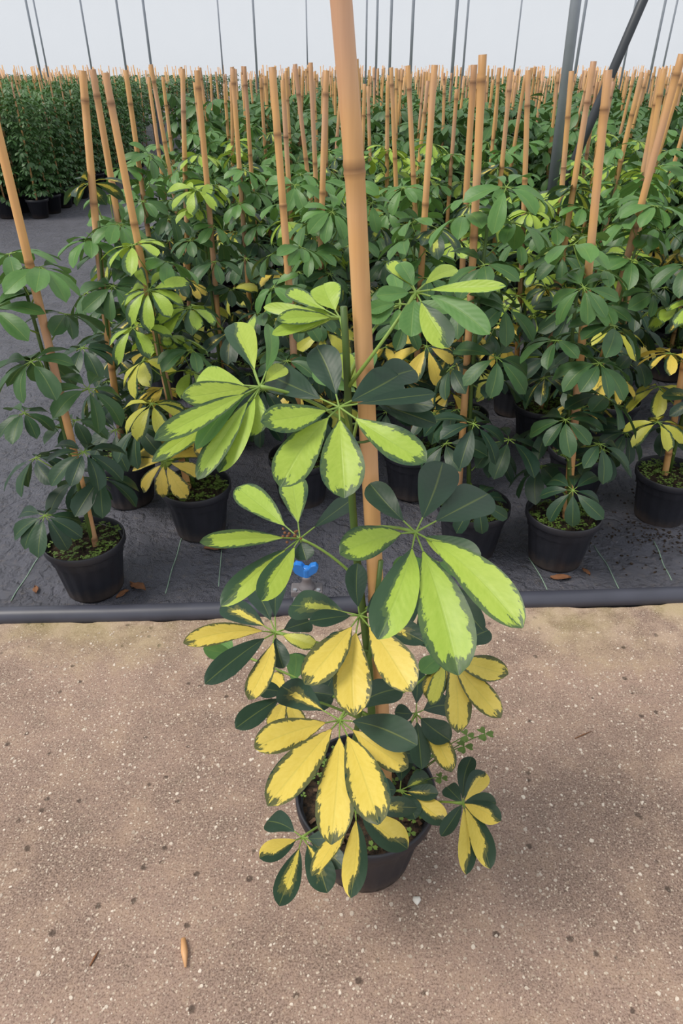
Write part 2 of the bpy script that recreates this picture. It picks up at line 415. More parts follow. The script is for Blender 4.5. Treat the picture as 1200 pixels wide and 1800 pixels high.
# ------------------------------------------------------------------ leaflets
PROF_T = [0, .06, .15, .3, .45, .58, .68, .78, .87, .94, .98, 1.0]
PROF_W = [.05, .18, .40, .68, .87, .98, 1.0, .94, .78, .53, .29, .05]
def leaflet_geo(L, W, arch, fold, pf, nu, nv, rg, off=0, curl=0.0, prad=.0013, bend=0.0):
    """one leaflet along +Y from the origin, normal +Z. Returns verts, faces, uvs per vertex, face material (0 blade 1 stalk)"""
    V, Fc, UV, FM = [], [], [], []
    ph = rg.uniform(0, 6.28); wa = rg.uniform(.01, .035)*W
    def mid(s):   # s in 0..1 from whorl centre to tip
        return Vector((bend*L*math.sin(math.pi*s)*.5, L*s, arch*L*math.sin(math.pi*min(1, s**.9)) - curl*L*s*s*s))
    path = [mid(pf*i/3) for i in range(4)]
    tv, tf = tube(path, [prad*1.2, prad, prad*.9, prad*.8], 5 if nv > 4 else 3, False, off)
    V += tv; Fc += tf; UV += [(0, .5)]*len(tv); FM += [1]*len(tf)
    o = off + len(V)
    for i in range(nu+1):
        t = i/nu; t = t if nu < 6 else (1-(1-t)**1.12)
        s = pf + (1-pf)*t; c = mid(s); w = float(np.interp(t, PROF_T, PROF_W))*W/2
        d = (mid(min(1, s+.02)) - mid(s-.02)).normalized(); sd = Vector((1, 0, 0)); nrm = sd.cross(d).normalized()
        sd = d.cross(nrm)
        for k in range(nv+1):
            v = -1 + 2*k/nv
            z = fold*abs(v)*w - .18*fold*v*v*w + wa*math.sin(t*11+ph+(1.7 if v > 0 else 0))*abs(v)**2
            V.append(c + sd*(v*w) + nrm*z); UV.append((t, v*.5+.5))
    for i in range(nu):
        for k in range(nv):
            a = o+i*(nv+1)+k; Fc.append((a, a+1, a+nv+2, a+nv+1)); FM.append(0)
    return V, Fc, UV, FM
def leaf_mesh(name, parts):
    """parts: list of (verts, faces, uvs, fmat, seed) with faces already offset"""
    V, Fc, UV, FM, SD = [], [], [], [], []
    for v, f, uv, fm, sd in parts: V += v; Fc += f; UV += uv; FM += fm; SD += [sd]*len(v)
    me = mesh(name, V, Fc, [LEAF, PETI], True, FM)
    ul = me.uv_layers.new(name='UVMap'); idx = np.zeros(len(me.loops), dtype=np.int32); me.loops.foreach_get('vertex_index', idx)
    ul.data.foreach_set('uv', np.array(UV, dtype=np.float32)[idx].ravel())
    a = me.attributes.new('seed', 'FLOAT', 'POINT'); a.data.foreach_set('value', SD)
    return me

CODE = {  # how green, lime..yellow, half, young
    'G': (1.6, .4, .5, .0), 'D': (1.3, .6, .5, .0), 'g': (1.5, .1, .5, .75), 'L': (.17, .0, .5, .1), 'Y': (.16, 1.0, .5, .0), 'M': (.12, .45, .5, .05),
    'l': (.38, .05, .08, .1), 'r': (.38, .05, .92, .1), 'y': (.42, 1.0, .08, .0), 'Z': (.42, 1.0, .92, .0), 'S': (.62, .3, .5, .05), 'T': (.66, .9, .5, 0), 'P': (.02, .0, .5, .6),
}
# ------------------------------------------------------------------ bamboo cane
def cane_mesh(path, r0, r1, nodes, n=14):
    """path: Vectors; nodes: fractions along the cane with a ring"""
    m = 34; fr = sorted([i/m for i in range(m+1)] + [f+d for f in nodes for d in (-.008, -.003, 0.0, .003, .008)])
    fr = [min(1, max(0, f)) for f in fr]
    pts, rad, nd = [], [], []
    for f in fr:
        q = f*(len(path)-1); i = min(int(q), len(path)-2); pts.append(path[i].lerp(path[i+1], q-i))
        r = r0 + (r1-r0)*f; k = 0
        for c in nodes:
            dd = abs(f-c)
            if dd < .0035: r *= 1.10 if dd > .001 else 1.03; k = 1.0 if dd < .001 else .7
            elif dd < .03: k = max(k, .35*(1-dd/.03))
        rad.append(r); nd.append(k)
    V, Fc = tube(pts, rad, n)
    me = mesh('cane', V, Fc, CANE); nd2 = []
    for k in nd: nd2 += [k]*n
    for i in range(n): nd2[-1-i] = .6
    a = me.attributes.new('node', 'FLOAT', 'POINT'); a.data.foreach_set('value', nd2)
    return me

# ------------------------------------------------------------------ pots
def pot_mesh(Rr, h, ribs=True, n=96):
    b = Rr*.72; body = Rr*.90
    prof = [(0, .012), (b*.8, .012), (b*.86, 0), (b*.98, 0), (b, .006), (b+(body-b)*.5, h*.42), (body, h*.84), (body*1.005, h*.86), (Rr*.985, h*.868), (Rr, h*.885), (Rr, h*.985), (Rr*.985, h), (Rr*.965, h), (Rr*.955, h*.985), (Rr*.93, h*.80), (Rr*.9, h*.7)]
    def w(r, z, an, k):
        if ribs and .004 < z < h*.85 and r > b*.95: return r*(1.0 if (k//2) % 2 else .976)
        return r
    V, Fc = lathe(prof, n, 0, w); return mesh('pot', V, Fc, POT)
def soil_mesh(r, seed):
    rg = random.Random(seed); V = [Vector((0, 0, .004))]; Fc = []; n = 28; rings = 7
    for i in range(1, rings+1):
        for k in range(n):
            an = 2*math.pi*k/n; rr = r*i/rings; V.append(Vector((rr*math.cos(an), rr*math.sin(an), rg.uniform(-.004, .005))))
    for k in range(n): Fc.append((0, 1+k, 1+(k+1) % n))
    for i in range(rings-1):
        for k in range(n): a = 1+i*n; Fc.append((a+k, a+n+k, a+n+(k+1) % n, a+(k+1) % n))
    return mesh('soil', V, Fc, SOIL)
def weed_mesh(r, count, seed, hmax=.03):
    rg = random.Random(seed); mb = MB()
    for i in range(count):
        a, q = rg.uniform(0, 6.28), r*math.sqrt(rg.random()); c = Vector((q*math.cos(a), q*math.sin(a), rg.uniform(.006, hmax))); s = rg.uniform(.005, .010); t0 = rg.uniform(0, 6.28)
        mb.add([c+Vector((.0006, 0, 0)), c-Vector((.0006, 0, 0)), Vector((c.x, c.y, -.005))], [(0, 1, 2)])
        for k in range(3):
            t = t0 + k*2.094; d = Vector((math.cos(t), math.sin(t), rg.uniform(-.3, .35))); sd = Vector((-math.sin(t), math.cos(t), 0))
            mb.add([c, c+d*s*.6+sd*s*.5, c+d*s*1.15+sd*s*.3, c+d*s, c+d*s*1.15-sd*s*.3, c+d*s*.6-sd*s*.5], [(0, 1, 2, 3), (0, 3, 4, 5)])
    return mb.build('weed_cover', WEED)

# ------------------------------------------------------------------ the plant in front
HX, HY = .050, .862
hero = link('potted_umbrella_plant', None, None, (HX, HY, 0))
tag(hero, 'tall yellow variegated umbrella plant tied to a thick cane on the concrete path', 'plant')
O = Vector((HX, HY, 0))
pot = link('pot', pot_mesh(.145, .205), hero); tag(pot, 'black plastic nursery pot')
link('soil', soil_mesh(.134, 1), hero, (0, 0, .172))
w = link('weed_cover', weed_mesh(.128, 60, 2), hero, (0, 0, .175)); tag(w, 'small green clover weeds on the soil', kind='stuff')
mb = MB(); rg = random.Random(4)
for i in range(70):
    a, q = rg.uniform(0, 6.28), .125*math.sqrt(rg.random())
    mb.box((q*math.cos(a), q*math.sin(a), .006), (rg.uniform(.006, .018), rg.uniform(.003, .007), .003), 0, Matrix.Rotation(rg.uniform(0, 6.28), 3, 'Z') @ Matrix.Rotation(rg.uniform(-.5, .5), 3, 'X'))
tag(link('bark_chips', mb.build('bark_chips', CHIP, False), hero, (0, 0, .173)), 'brown bark chips on the soil', kind='stuff')
CB, CT = Vector((.097, .878, .12)), Vector((-.006, .852, 1.56))
nz = (P(606, 297, .855).z - CB.z)/(CT.z-CB.z)
kn = CB.lerp(CT, nz) + Vector((.006, 0, 0))
cpath = [CB.lerp(kn, i/8) for i in range(8)] + [kn.lerp(CT, i/4) for i in range(5)]
# resample evenly
def stem_at(z):
    f = (z-CB.z)/(CT.z-CB.z); c = CB.lerp(CT, f); return c + Vector((-.021-.004*math.sin(z*9), -.010+.006*math.cos(z*7), 0))
seglen = [0]
for a, b in zip(cpath[:-1], cpath[1:]): seglen.append(seglen[-1]+(b-a).length)
even = []
for i in range(33):
    d = seglen[-1]*i/32; j = max(k for k in range(len(seglen)-1) if seglen[k] <= d+1e-9); q = (d-seglen[j])/(seglen[j+1]-seglen[j]); even.append(cpath[j].lerp(cpath[j+1], min(1, q))-O)
cane = link('bamboo_cane', cane_mesh(even, .0142, .0112, [.12, .41, nz], 20), hero); tag(cane, 'thick tan bamboo cane')
zs = [.15+.05*i for i in range(22)]
sp = [stem_at(z)-O for z in zs]
V, Fc = tube(sp, [.0085-.004*i/21 for i in range(22)], 10); link('stem', mesh('stem', V, Fc, STEM), hero)
# second stem reaching the left of the pot
V, Fc = tube([Vector((-.03, -.02, .165)), Vector((-.035, -.03, .3)), Vector((-.02, -.03, .45)), Vector((.0, -.02, .62)), Vector((.012, -.008, .8))], [.006, .0055, .005, .0045, .004], 8); link('stem', mesh('stem', V, Fc, STEM), hero)
for z in (.62, 1.02):
    c = (CB.lerp(CT, (z-CB.z)/(CT.z-CB.z)) + stem_at(z))/2 - O; V, Fc = [], []
    ringp = [c + Vector((math.cos(t)*.029, math.sin(t)*.021, .004*math.sin(t))) for t in [2*math.pi*i/20 for i in range(21)]]
    V, Fc = tube(ringp, [.0018]*21, 6); link('plant_tie', mesh('plant_tie', V, Fc, STEM), hero)

CAMV = Vector((0, 0, H))
HBVH = []
EW = np.array([tuple(p+O) for p in even]); SW = np.array([tuple(p+O) for p in sp])
def near_line(pts, line):
    a, b = line[:-1], line[1:]; d = b-a; q = pts[:, None, :]-a[None]
    t = np.clip((q*d).sum(2)/(d*d).sum(1), 0, 1); return np.sqrt(((q-t[..., None]*d)**2).sum(2)).min(1)
def hero_clash(pts, faces):
    # pts: world points of the blade
    n = 60*int((near_line(pts, EW) < .0175).sum()) + 30*int((near_line(pts, SW) < .009).sum())
    r = np.hypot(pts[:, 0]-HX, pts[:, 1]-HY); wallr = .104 + .041*np.clip(pts[:, 2], 0, .205)/.205
    n += 60*int(((pts[:, 2] < .215) & (np.abs(r-wallr) < .012)).sum() + ((pts[:, 2] < .18) & (r < wallr)).sum() + (pts[:, 2] < .006).sum())
    tree = BVHTree.FromPolygons([Vector(p) for p in pts], faces)
    return n + sum(len(tree.overlap(b)) for b in HBVH), tree
CLASH = []
def hero_leaf(c, Y, tips, att=None, Lk=1.0, pf=.2, zatt=.07, wk=.88):
    C = P(c[0], c[1], Y); dp = depth(C)
    az = max(.2, min(1.17, C.z - zatt)) if att is None else att
    A = stem_at(az) if C.z > .34 else Vector((HX + (C.x-HX)*.25, HY + (C.y-HY)*.25, .18))
    mid0 = (A+C)/2 + Vector((0, 0, -.012 if C.z < A.z else .02)); best = None
    for ox, oy in ((0, 0), (0, -.03), (0, -.06), (-.02, -.06), (.02, -.06), (0, .05), (0, -.09), (-.05, 0), (.05, .05), (-.05, .08)):
        mid = mid0 + Vector((ox, oy, 0)); q = np.array([tuple(p) for p in bez(A, mid, C, 25)])
        gap = float(near_line(q[2:], EW).min())
        if best is None or gap > best[0]+1e-4: best = (gap, mid)
        if gap > .0175: best = (gap, mid); break
    mid = best[1]
    V, Fc = tube([p-C for p in bez(A, mid, C, 9)], [.0033, .0027, .0025, .0024, .0023, .0022, .0022, .0023, .0034], 8)
    lf = link('leaf', mesh('leaf_stalk', V, Fc, PETI), hero, C-O)
    Lw = max(math.hypot(t[0]-c[0], t[1]-c[1]) for t in tips)*dp/F*1.04*Lk
    for t in tips:
        tx, ty, wpx, code = t[:4]
        proj = math.hypot(tx-c[0], ty-c[1])*dp/F
        up = ty < c[1]-12
        L = max(proj*1.02, min(Lw, proj*(1.5 if up else 1.12)))
        d = ray(tx, ty); e = CAMV - C     # solve |CAM + d*s - C| = L
        a = d.dot(d); b = 2*d.dot(e); cc = e.dot(e) - L*L; disc = b*b-4*a*cc
        s = -b/(2*a) if disc <= 0 else ((-b + math.sqrt(disc))/(2*a) if up else (-b - math.sqrt(disc))/(2*a))
        T = CAMV + d*s
        T0 = T; jx, jy = R.uniform(-.12, .12), R.uniform(-.1, .1); ar, fo, pq, bd, gs = R.uniform(.03, .08), R.uniform(.10, .30), pf*R.uniform(.85, 1.15), R.uniform(-.10, .10), R.random()
        pick = None
        for lift in (0, .012, -.012, .025, -.025, .04, -.04, .055, -.055, .075, -.075, .1, -.1):
            T = T0 + (CAMV-T0).normalized()*(lift + (t[5] if len(t) > 5 else 0))
            if T.z < .02: T = G(tx, ty, .02)
            yv = T-C; L = yv.length; yv.normalize()
            tocam = (CAMV-(C+T)/2).normalized()
            n0 = Vector((0, 0, 1))*.45 + tocam*.75 + Vector((jx, jy, 0))
            if len(t) > 4: n0 = n0 + Vector((t[4], 0, 0))
            zv = (n0 - yv*n0.dot(yv)).normalized(); xv = yv.cross(zv)
            W = wpx*((depth(C)+depth(T))/2)/F/max(.7, abs(zv.dot(tocam)))
            g = leaflet_geo(L, W*wk, ar, fo, pq, 16, 8, random.Random(gs), 0, 0, .0014, bd)
            Rm = Matrix((xv, yv, zv)).transposed(); nb = sum(1 for m_ in g[3] if m_ == 1)
            bw = np.array([tuple(C + Rm @ v) for v in g[0]]); o0 = 20
            n, tree = hero_clash(bw[o0:], [tuple(i-o0 for i in f) for f, m_ in zip(g[1], g[3]) if m_ == 0])
            n += abs(lift)*8
            if pick is None or n < pick[0]: pick = (n, g, xv, yv, zv, tree)
            if n < 1: break
        n, g, xv, yv, zv, tree = pick; HBVH.append(tree); CLASH.append(n)
        me = leaf_mesh('leaflet', [(*g, 0.0)])
        M = Matrix((xv, yv, zv)).transposed().to_4x4()
        o = link('leaflet', me, lf, None, M)
        k = CODE[code]; o.color = (k[0]*R.uniform(.85, 1.15) + R.uniform(-.05, .05), max(0, min(1, k[1]+R.uniform(-.12, .12))), 1-k[2] if ty > c[1] else k[2], k[3])
    return lf

hero_leaf((457, 680), .82, [(411, 567, 44, 'r'), (350, 660, 42, 'P'), (320, 700, 46, 'L'), (271, 774, 38, 'L'), (267, 812, 34, 'L'), (347, 843, 40, 'L'), (384, 830, 46, 'r'), (441, 767, 52, 'L'), (501, 645, 26, 'P'), (447, 552, 24, 'L', -.6), (472, 570, 26, 'g', .6), (345, 790, 30, 'g')], wk=.84)
hero_leaf((596, 716), .78, [(556, 608, 58, 'G'), (474, 660, 48, 'G'), (458, 742, 50, 'L'), (492, 856, 70, 'L'), (605, 876, 76, 'L'), (749, 812, 62, 'L'), (765, 692, 30, 'G'), (700, 660, 54, 'G')])
hero_leaf((640, 702), .90, [(728, 650, 48, 'G'), (766, 745, 40, 'D'), (762, 715, 34, 'G'), (560, 640, 50, 'g'), (600, 620, 45, 'L'), (642, 612, 40, 'g')])
hero_leaf((731, 514), .87, [(661, 520, 27, 'g'), (683, 460, 24, 'L'), (703, 462, 26, 'g'), (802, 472, 24, 'P'), (889, 503, 22, 'P'), (860, 588, 40, 'g'), (789, 611, 50, 'l'), (722, 592, 45, 'g')], zatt=.12)
hero_leaf((704, 535), .96, [(645, 548, 24, 'g'), (648, 566, 28, 'g'), (700, 580, 30, 'g'), (800, 545, 25, 'g'), (690, 480, 24, 'g')])
hero_leaf((598, 560), .88, [(463, 540, 24, 'P'), (503, 510, 24, 'L'), (568, 500, 46, 'P'), (512, 582, 24, 'L'), (478, 588, 22, 'P'), (530, 545, 28, 'L'), (486, 562, 26, 'L')], zatt=.05)
leaf5 = hero_leaf((527, 947), .88, [(417, 856, 44, 'L'), (351, 953, 32, 'L'), (388, 1065, 44, 'r'), (458, 1056, 44, 'r'), (512, 838, 42, 'L'), (620, 876, 28, 'G'), (538, 985, 36, 'G')])
mb = MB(); rg = random.Random(9)
for i in range(14):
    c = Vector((rg.uniform(-.026, .006), rg.uniform(-.012, .012), rg.uniform(.0, .022))); r = rg.uniform(.0018, .003)
    V, Fc = lathe([(0, -r), (r*.8, -r*.6), (r, 0), (r*.8, r*.6), (0, r)], 6); mb.add([v+c for v in V], Fc)
tag(link('flower_remains', mb.build('flower_remains', DRY), leaf5), 'small dried flower beads', kind='stuff')
hero_leaf((484, 1112), .86, [(322, 1130, 38, 'Y'), (360, 1202, 40, 'G'), (437, 1230, 38, 'Y'), (498, 1175, 36, 'G'), (556, 1135, 28, 'M'), (545, 1092, 32, 'G'), (489, 1016, 28, 'G'), (446, 1032, 32, 'G'), (391, 1062, 38, 'T')])
hero_leaf((632, 1082), .80, [(511, 1064, 48, 'S'), (535, 1203, 56, 'Y'), (622, 1258, 68, 'Y'), (724, 1215, 62, 'Y'), (628, 990, 44, 'G'), (543, 1092, 30, 'G'), (748, 1130, 40, 'T'), (690, 1040, 40, 'G')])
hero_leaf((730, 936), .76, [(650, 850, 48, 'G'), (778, 813, 58, 'G'), (858, 868, 62, 'G'), (597, 974, 58, 'L'), (664, 1124, 70, 'r'), (806, 1187, 92, 'L'), (918, 1104, 66, 'L'), (845, 984, 46, 'l')])
hero_leaf((760, 985), .90, [(850, 1110, 44, 'G'), (700, 1110, 44, 'G'), (745, 1135, 40, 'S'), (842, 1010, 36, 'g'), (690, 1000, 34, 'g')])
hero_leaf((597, 1266), .71, [(495, 1206, 48, 'T'), (447, 1314, 52, 'Y'), (470, 1416, 56, 'Y'), (582, 1485, 62, 'Y'), (666, 1449, 62, 'Y'), (717, 1350, 54, 'Y', 0, -.06), (733, 1310, 52, 'D', 0, .02), (704, 1210, 42, 'G')])
hero_leaf((507, 1220), .87, [(414, 1280, 40, 'G'), (476, 1284, 30, 'Y'), (530, 1285, 30, 'Y'), (476, 1186, 26, 'Y'), (519, 1148, 30, 'g'), (585, 1222, 30, 'G'), (450, 1212, 30, 'G')])
hero_leaf((420, 1150), .95, [(357, 1140, 30, 'g'), (380, 1120, 26, 'g'), (400, 1190, 26, 'G')], Lk=1.1)
hero_leaf((731, 1254), .89, [(693, 1252, 30, 'G'), (735, 1178, 26, 'G'), (794, 1357, 38, 'Y'), (791, 1302, 42, 'D'), (794, 1240, 34, 'G'), (741, 1352, 36, 'G'), (682, 1330, 34, 'G')])
hero_leaf((787, 1150), .91, [(750, 1228, 40, 'Y'), (804, 1288, 44, 'Y'), (880, 1262, 42, 'Y'), (893, 1186, 42, 'Y'), (858, 1108, 36, 'G'), (740, 1182, 30, 'g'), (757, 1240, 26, 'M'), (730, 1110, 34, 'T')])
hero_leaf((813, 1412), .77, [(829, 1330, 24, 'G'), (852, 1357, 30, 'Z'), (880, 1443, 34, 'y'), (872, 1412, 30, 'G'), (861, 1527, 36, 'y'), (819, 1537, 30, 'y'), (775, 1470, 24, 'G'), (785, 1383, 26, 'G')], pf=.08)
hero_leaf((531, 1472), .72, [(469, 1443, 34, 'G'), (456, 1508, 34, 'y'), (490, 1592, 40, 'T'), (575, 1570, 44, 'T'), (600, 1470, 34, 'G'), (604, 1525, 34, 'T')])
hero_leaf((624, 1422), .70, [(616, 1578, 40, 'y'), (548, 1540, 32, 'Y', -.8), (716, 1492, 48, 'Z'), (733, 1420, 34, 'T'), (560, 1455, 34, 'G'), (690, 1400, 34, 'G')])
hero_leaf((703, 1390), .82, [(784, 1447, 40, 'Z'), (754, 1366, 30, 'S'), (668, 1385, 34, 'G'), (730, 1440, 34, 'G'), (705, 1330, 34, 'G'), (770, 1395, 28, 'T')])
hero_leaf((590, 1180), .95, [(500, 1160, 34, 'G'), (560, 1250, 34, 'G'), (640, 1240, 36, 'G'), (680, 1180, 34, 'G'), (600, 1110, 34, 'G')])
hero_leaf((660, 1320), .93, [(620, 1390, 34, 'G'), (606, 1358, 34, 'D'), (750, 1330, 34, 'G'), (610, 1320, 32, 'G')])
# clover sprigs over the pot's edge
def clover(px, py, Y, s, rootpx):
    c = P(px, py, Y); a = P(rootpx[0], rootpx[1], Y)
    V, Fc = tube([p-c for p in bez(a, (a+c)/2 + Vector((0, 0, .02)), c, 6)], [.0011]*6, 5)
    st = link('clover_sprig', mesh('clover_stalk', V, Fc, WEED), hero, c-O)
    for k in range(3):
        t = k*2.094 + R.uniform(-.2, .2); V = [(0, 0, 0)]; prof = [(.35, .32), (.75, .52), (1.05, .38), (.92, 0), (1.05, -.38), (.75, -.52), (.35, -.32)]
        for a_, b_ in prof: V.append(((a_*math.cos(t)-b_*math.sin(t))*s, (a_*math.sin(t)+b_*math.cos(t))*s, .0015*abs(b_)*4-.002*a_))
        link('clover_leaflet', mesh('clover_leaflet', V, [(0, 1, 2, 3, 4), (0, 4, 5, 6, 7)], WEED), st)
for a in ((820, 1293, .9, .015, (745, 1345)), (816, 1312, .89, .017, (748, 1350)), (852, 1290, .9, .017, (750, 1345)), (775, 1368, .86, .013, (735, 1380)), (755, 1330, .88, .012, (730, 1370))): clover(*a)

# ------------------------------------------------------------------ plants of the beds
UP = Vector((0, 0, 1))
def leaflet_variants(n, nu, nv, L=1.0):
    out = []
    for i in range(n):
        rg = random.Random(100+i); g = leaflet_geo(L, L*rg.uniform(.36, .44), rg.uniform(.05, .10), rg.uniform(.15, .4), .15, nu, nv, rg, 0, rg.uniform(.02, .14), .013, rg.uniform(-.12, .12))
        out.append(leaf_mesh('leaflet', [(*g, .5)]))
    return out
LV = leaflet_variants(7, 6, 4)
def whorl(n, L, droop, rg):
    """matrices for n leaflets round a whorl with normal +Z, and one of the variants for each"""
    out = []; a0 = rg.uniform(0, 6.28)
    for k in range(n):
        a = a0 + 2*math.pi*k/n + rg.uniform(-.15, .15); d = droop + rg.uniform(-.2, .2)
        M = Matrix.Rotation(a, 4, 'Z') @ Matrix.Rotation(-d, 4, 'X') @ Matrix.Rotation(rg.uniform(-.3, .3), 4, 'Y') @ Matrix.Scale(L*rg.uniform(.8, 1.08), 4)
        out.append((M, rg.randrange(len(LV))))
    return out
def stalk_mesh(n=6):
    V, Fc = tube(bez(Vector((0, 0, 0)), Vector((0, .5, -.06)), Vector((0, 1, .04)), 5), [.022, .018, .016, .016, .02], n); return mesh('leaf_stalk', V, Fc, PETI)
STALK = stalk_mesh()
def leaf_placements(h0, h1, n, rg, Ls=.12):
    """where leaves leave the stem: (matrix of the leaf at its attachment, stalk length, matrix of the whorl)"""
    out = []; a = rg.uniform(0, 6.28)
    for i in range(n):
        f = i/(n-1); z = h0 + (h1-h0)*f + rg.uniform(-.02, .02); a += 2.4 + rg.uniform(-.3, .3)
        el = .25 + .75*f**2 + rg.uniform(-.15, .25); ln = rg.uniform(.09, .17)*(1.0-.25*f)
        out.append((z, a, el, ln, f))
    return out
def leaf_colour(kind, f, rg):
    """kind: 0 dark green plants, 1 mixed, 2 strongly variegated"""
    q = rg.random(); top = f > .8
    if kind == 2 and q < .75: c = 'L' if f > .55 else rg.choice('YML')
    elif kind == 1 and q < .28: c = rg.choice('LS') if f > .5 else rg.choice('YTM')
    elif kind == 0 and q < .04: c = 'T'
    else: c = 'g' if (top and rg.random() < .75) else 'G'
    k = CODE[c]; yg = k[3] if c != 'G' else max(0, min(.7, (f-.3)*.8 + rg.uniform(-.1, .15)))
    return (k[0]*rg.uniform(.85, 1.2), k[1], rg.choice((.3, .5, .7)), yg)
POTS = pot_mesh(.128, .2, True, 72); SOILM = [soil_mesh(.118, 30+i) for i in range(3)]; WEEDM = [weed_mesh(.115, 150, 40+i, .03) for i in range(3)]
POTLOW = None
V, Fc = lathe([(0, 0), (.09, 0), (.115, .17), (.128, .172), (.128, .2), (.12, .2), (.115, .17), (0, .17)], 20); POTLOW = mesh('pot', V, Fc, POT)
rgc = random.Random(21); CANES = []
for i in range(9):
    k = rgc.uniform(.2, .3); nodes = [x for x in (rgc.uniform(.05, .15)+k*j for j in range(5)) if x < .97]
    bx, by = rgc.uniform(-.012, .012), rgc.uniform(-.012, .012)
    pth = [Vector((bx*math.sin(math.pi*t), by*math.sin(math.pi*t), t)) for t in [j/12 for j in range(13)]]
    CANES.append(cane_mesh(pth, .0125*rgc.uniform(.92, 1.12), .0105*rgc.uniform(.9, 1.1), nodes, 9))
STEMS = []
for i in range(4):
    q = [Vector((.02*math.sin(3*t+i), .02*math.cos(4*t+2*i), t)) for t in [j/8 for j in range(9)]]
    V, Fc = tube(q, [.0085-.004*j/8 for j in range(9)], 7); STEMS.append(mesh('stem', V, Fc, STEM))
def single_leaf_mesh(rg, nu, nv, n, L, with_stalk=True):
    """a whole leaf in one mesh: stalk from the origin along +Y/up and its leaflets"""
    parts = []; off = 0
    el = rg.uniform(.2, .6); ln = rg.uniform(.09, .16); C = Vector((0, math.cos(el)*ln, math.sin(el)*ln))
    if with_stalk:
        V, Fc = tube(bez(Vector((0, 0, 0)), C*.5+Vector((0, 0, -.01)), C, 4), [.0028, .0022, .002, .0024], 4, False)
        parts.append((V, Fc, [(0, .5)]*len(V), [1]*len(Fc), 0)); off = len(V)
    base = Matrix.Translation(C) @ Matrix.Rotation(rg.uniform(-.55, -.05), 4, 'X') @ Matrix.Rotation(rg.uniform(-.2, .2), 4, 'Y')
    a0 = rg.uniform(0, 6.28)
    for k in range(n):
        M = base @ Matrix.Rotation(a0+2*math.pi*k/n+rg.uniform(-.15, .15), 4, 'Z') @ Matrix.Rotation(-(.35+rg.uniform(-.25, .3)), 4, 'X') @ Matrix.Rotation(rg.uniform(-.3, .3), 4, 'Y')
        l = L*rg.uniform(.8, 1.1); v, f, uv, fm = leaflet_geo(l, l*rg.uniform(.36, .44), .07, .25, .15, nu, nv, rg, 0, rg.uniform(.02, .12), .0016)
        if nv <= 2:   # far leaves: no leaflet stalks
            nt = 12; v = v[nt:]; uv = uv[nt:]; ff = [(tuple(i-nt for i in q), m_) for q, m_ in zip(f, fm) if m_ == 0]; f = [q for q, _ in ff]; fm = [m_ for _, m_ in ff]
        v = [M @ p for p in v]; f = [tuple(i+off for i in q) for q in f]
        parts.append((v, f, uv, fm, rg.random())); off += len(v)
    return leaf_mesh('leaf', parts)
LEAVES = [single_leaf_mesh(random.Random(300+i), 6, 4, 7+i % 3, .115) for i in range(12)]
LEAFPTS = [np.array([tuple(v.co) for v in me.vertices])[16::3] for me in LEAVES]
LVPTS = [np.array([tuple(v.co) for v in me.vertices])[20:] for me in LV]
def foliage_mesh(seed, h0, h1, n, nl, L, sc=1.0):
    rg = random.Random(seed); V, Fc, UV, FM, SD = [], [], [], [], []; parts = []; off = 0
    a = 0
    for i in range(n):
        f = i/(n-1); a += 2.4 + rg.uniform(-.3, .3); z = h0+(h1-h0)*f
        src = FARLEAF[rg.randrange(len(FARLEAF))]
        M = Matrix.Translation((0, 0, z)) @ Matrix.Rotation(a, 4, 'Z') @ Matrix.Rotation(.5*f**2+rg.uniform(-.1, .2), 4, 'X') @ Matrix.Translation((0, 0 if sc == 1 else rg.uniform(0, .13), 0)) @ Matrix.Scale(sc*rg.uniform(.85, 1.1), 4)
        o = len(V); V += [M @ v.co for v in src.vertices]; Fc += [tuple(o+j for j in p.vertices) for p in src.polygons]; FM += [p.material_index for p in src.polygons]
        uvl = src.uv_layers[0].data; tmp = [None]*len(src.vertices)
        for lp in src.loops: tmp[lp.vertex_index] = tuple(uvl[lp.index].uv)
        UV += [t or (0, .5) for t in tmp]; s = rg.random(); SD += [s*.9+.1*rg.random()]*len(src.vertices)
    return leaf_mesh('foliage', [(V, Fc, UV, FM, 0.0)]) if False else _fol(V, Fc, UV, FM, SD)
def _fol(V, Fc, UV, FM, SD):
    me = leaf_mesh('foliage', [(V, Fc, UV, FM, 0.0)]); me.attributes['seed'].data.foreach_set('value', SD); return me
FARLEAF = [single_leaf_mesh(random.Random(500+i), 4, 2, 8, .145, False) for i in range(8)]
FOLS = [foliage_mesh(700+i, .28, 1.05, 28, 7, .12) for i in range(6)]
SHRUBS = [foliage_mesh(800+i, .2, 1.15, 90, 7, .10, sc=.55) for i in range(4)]

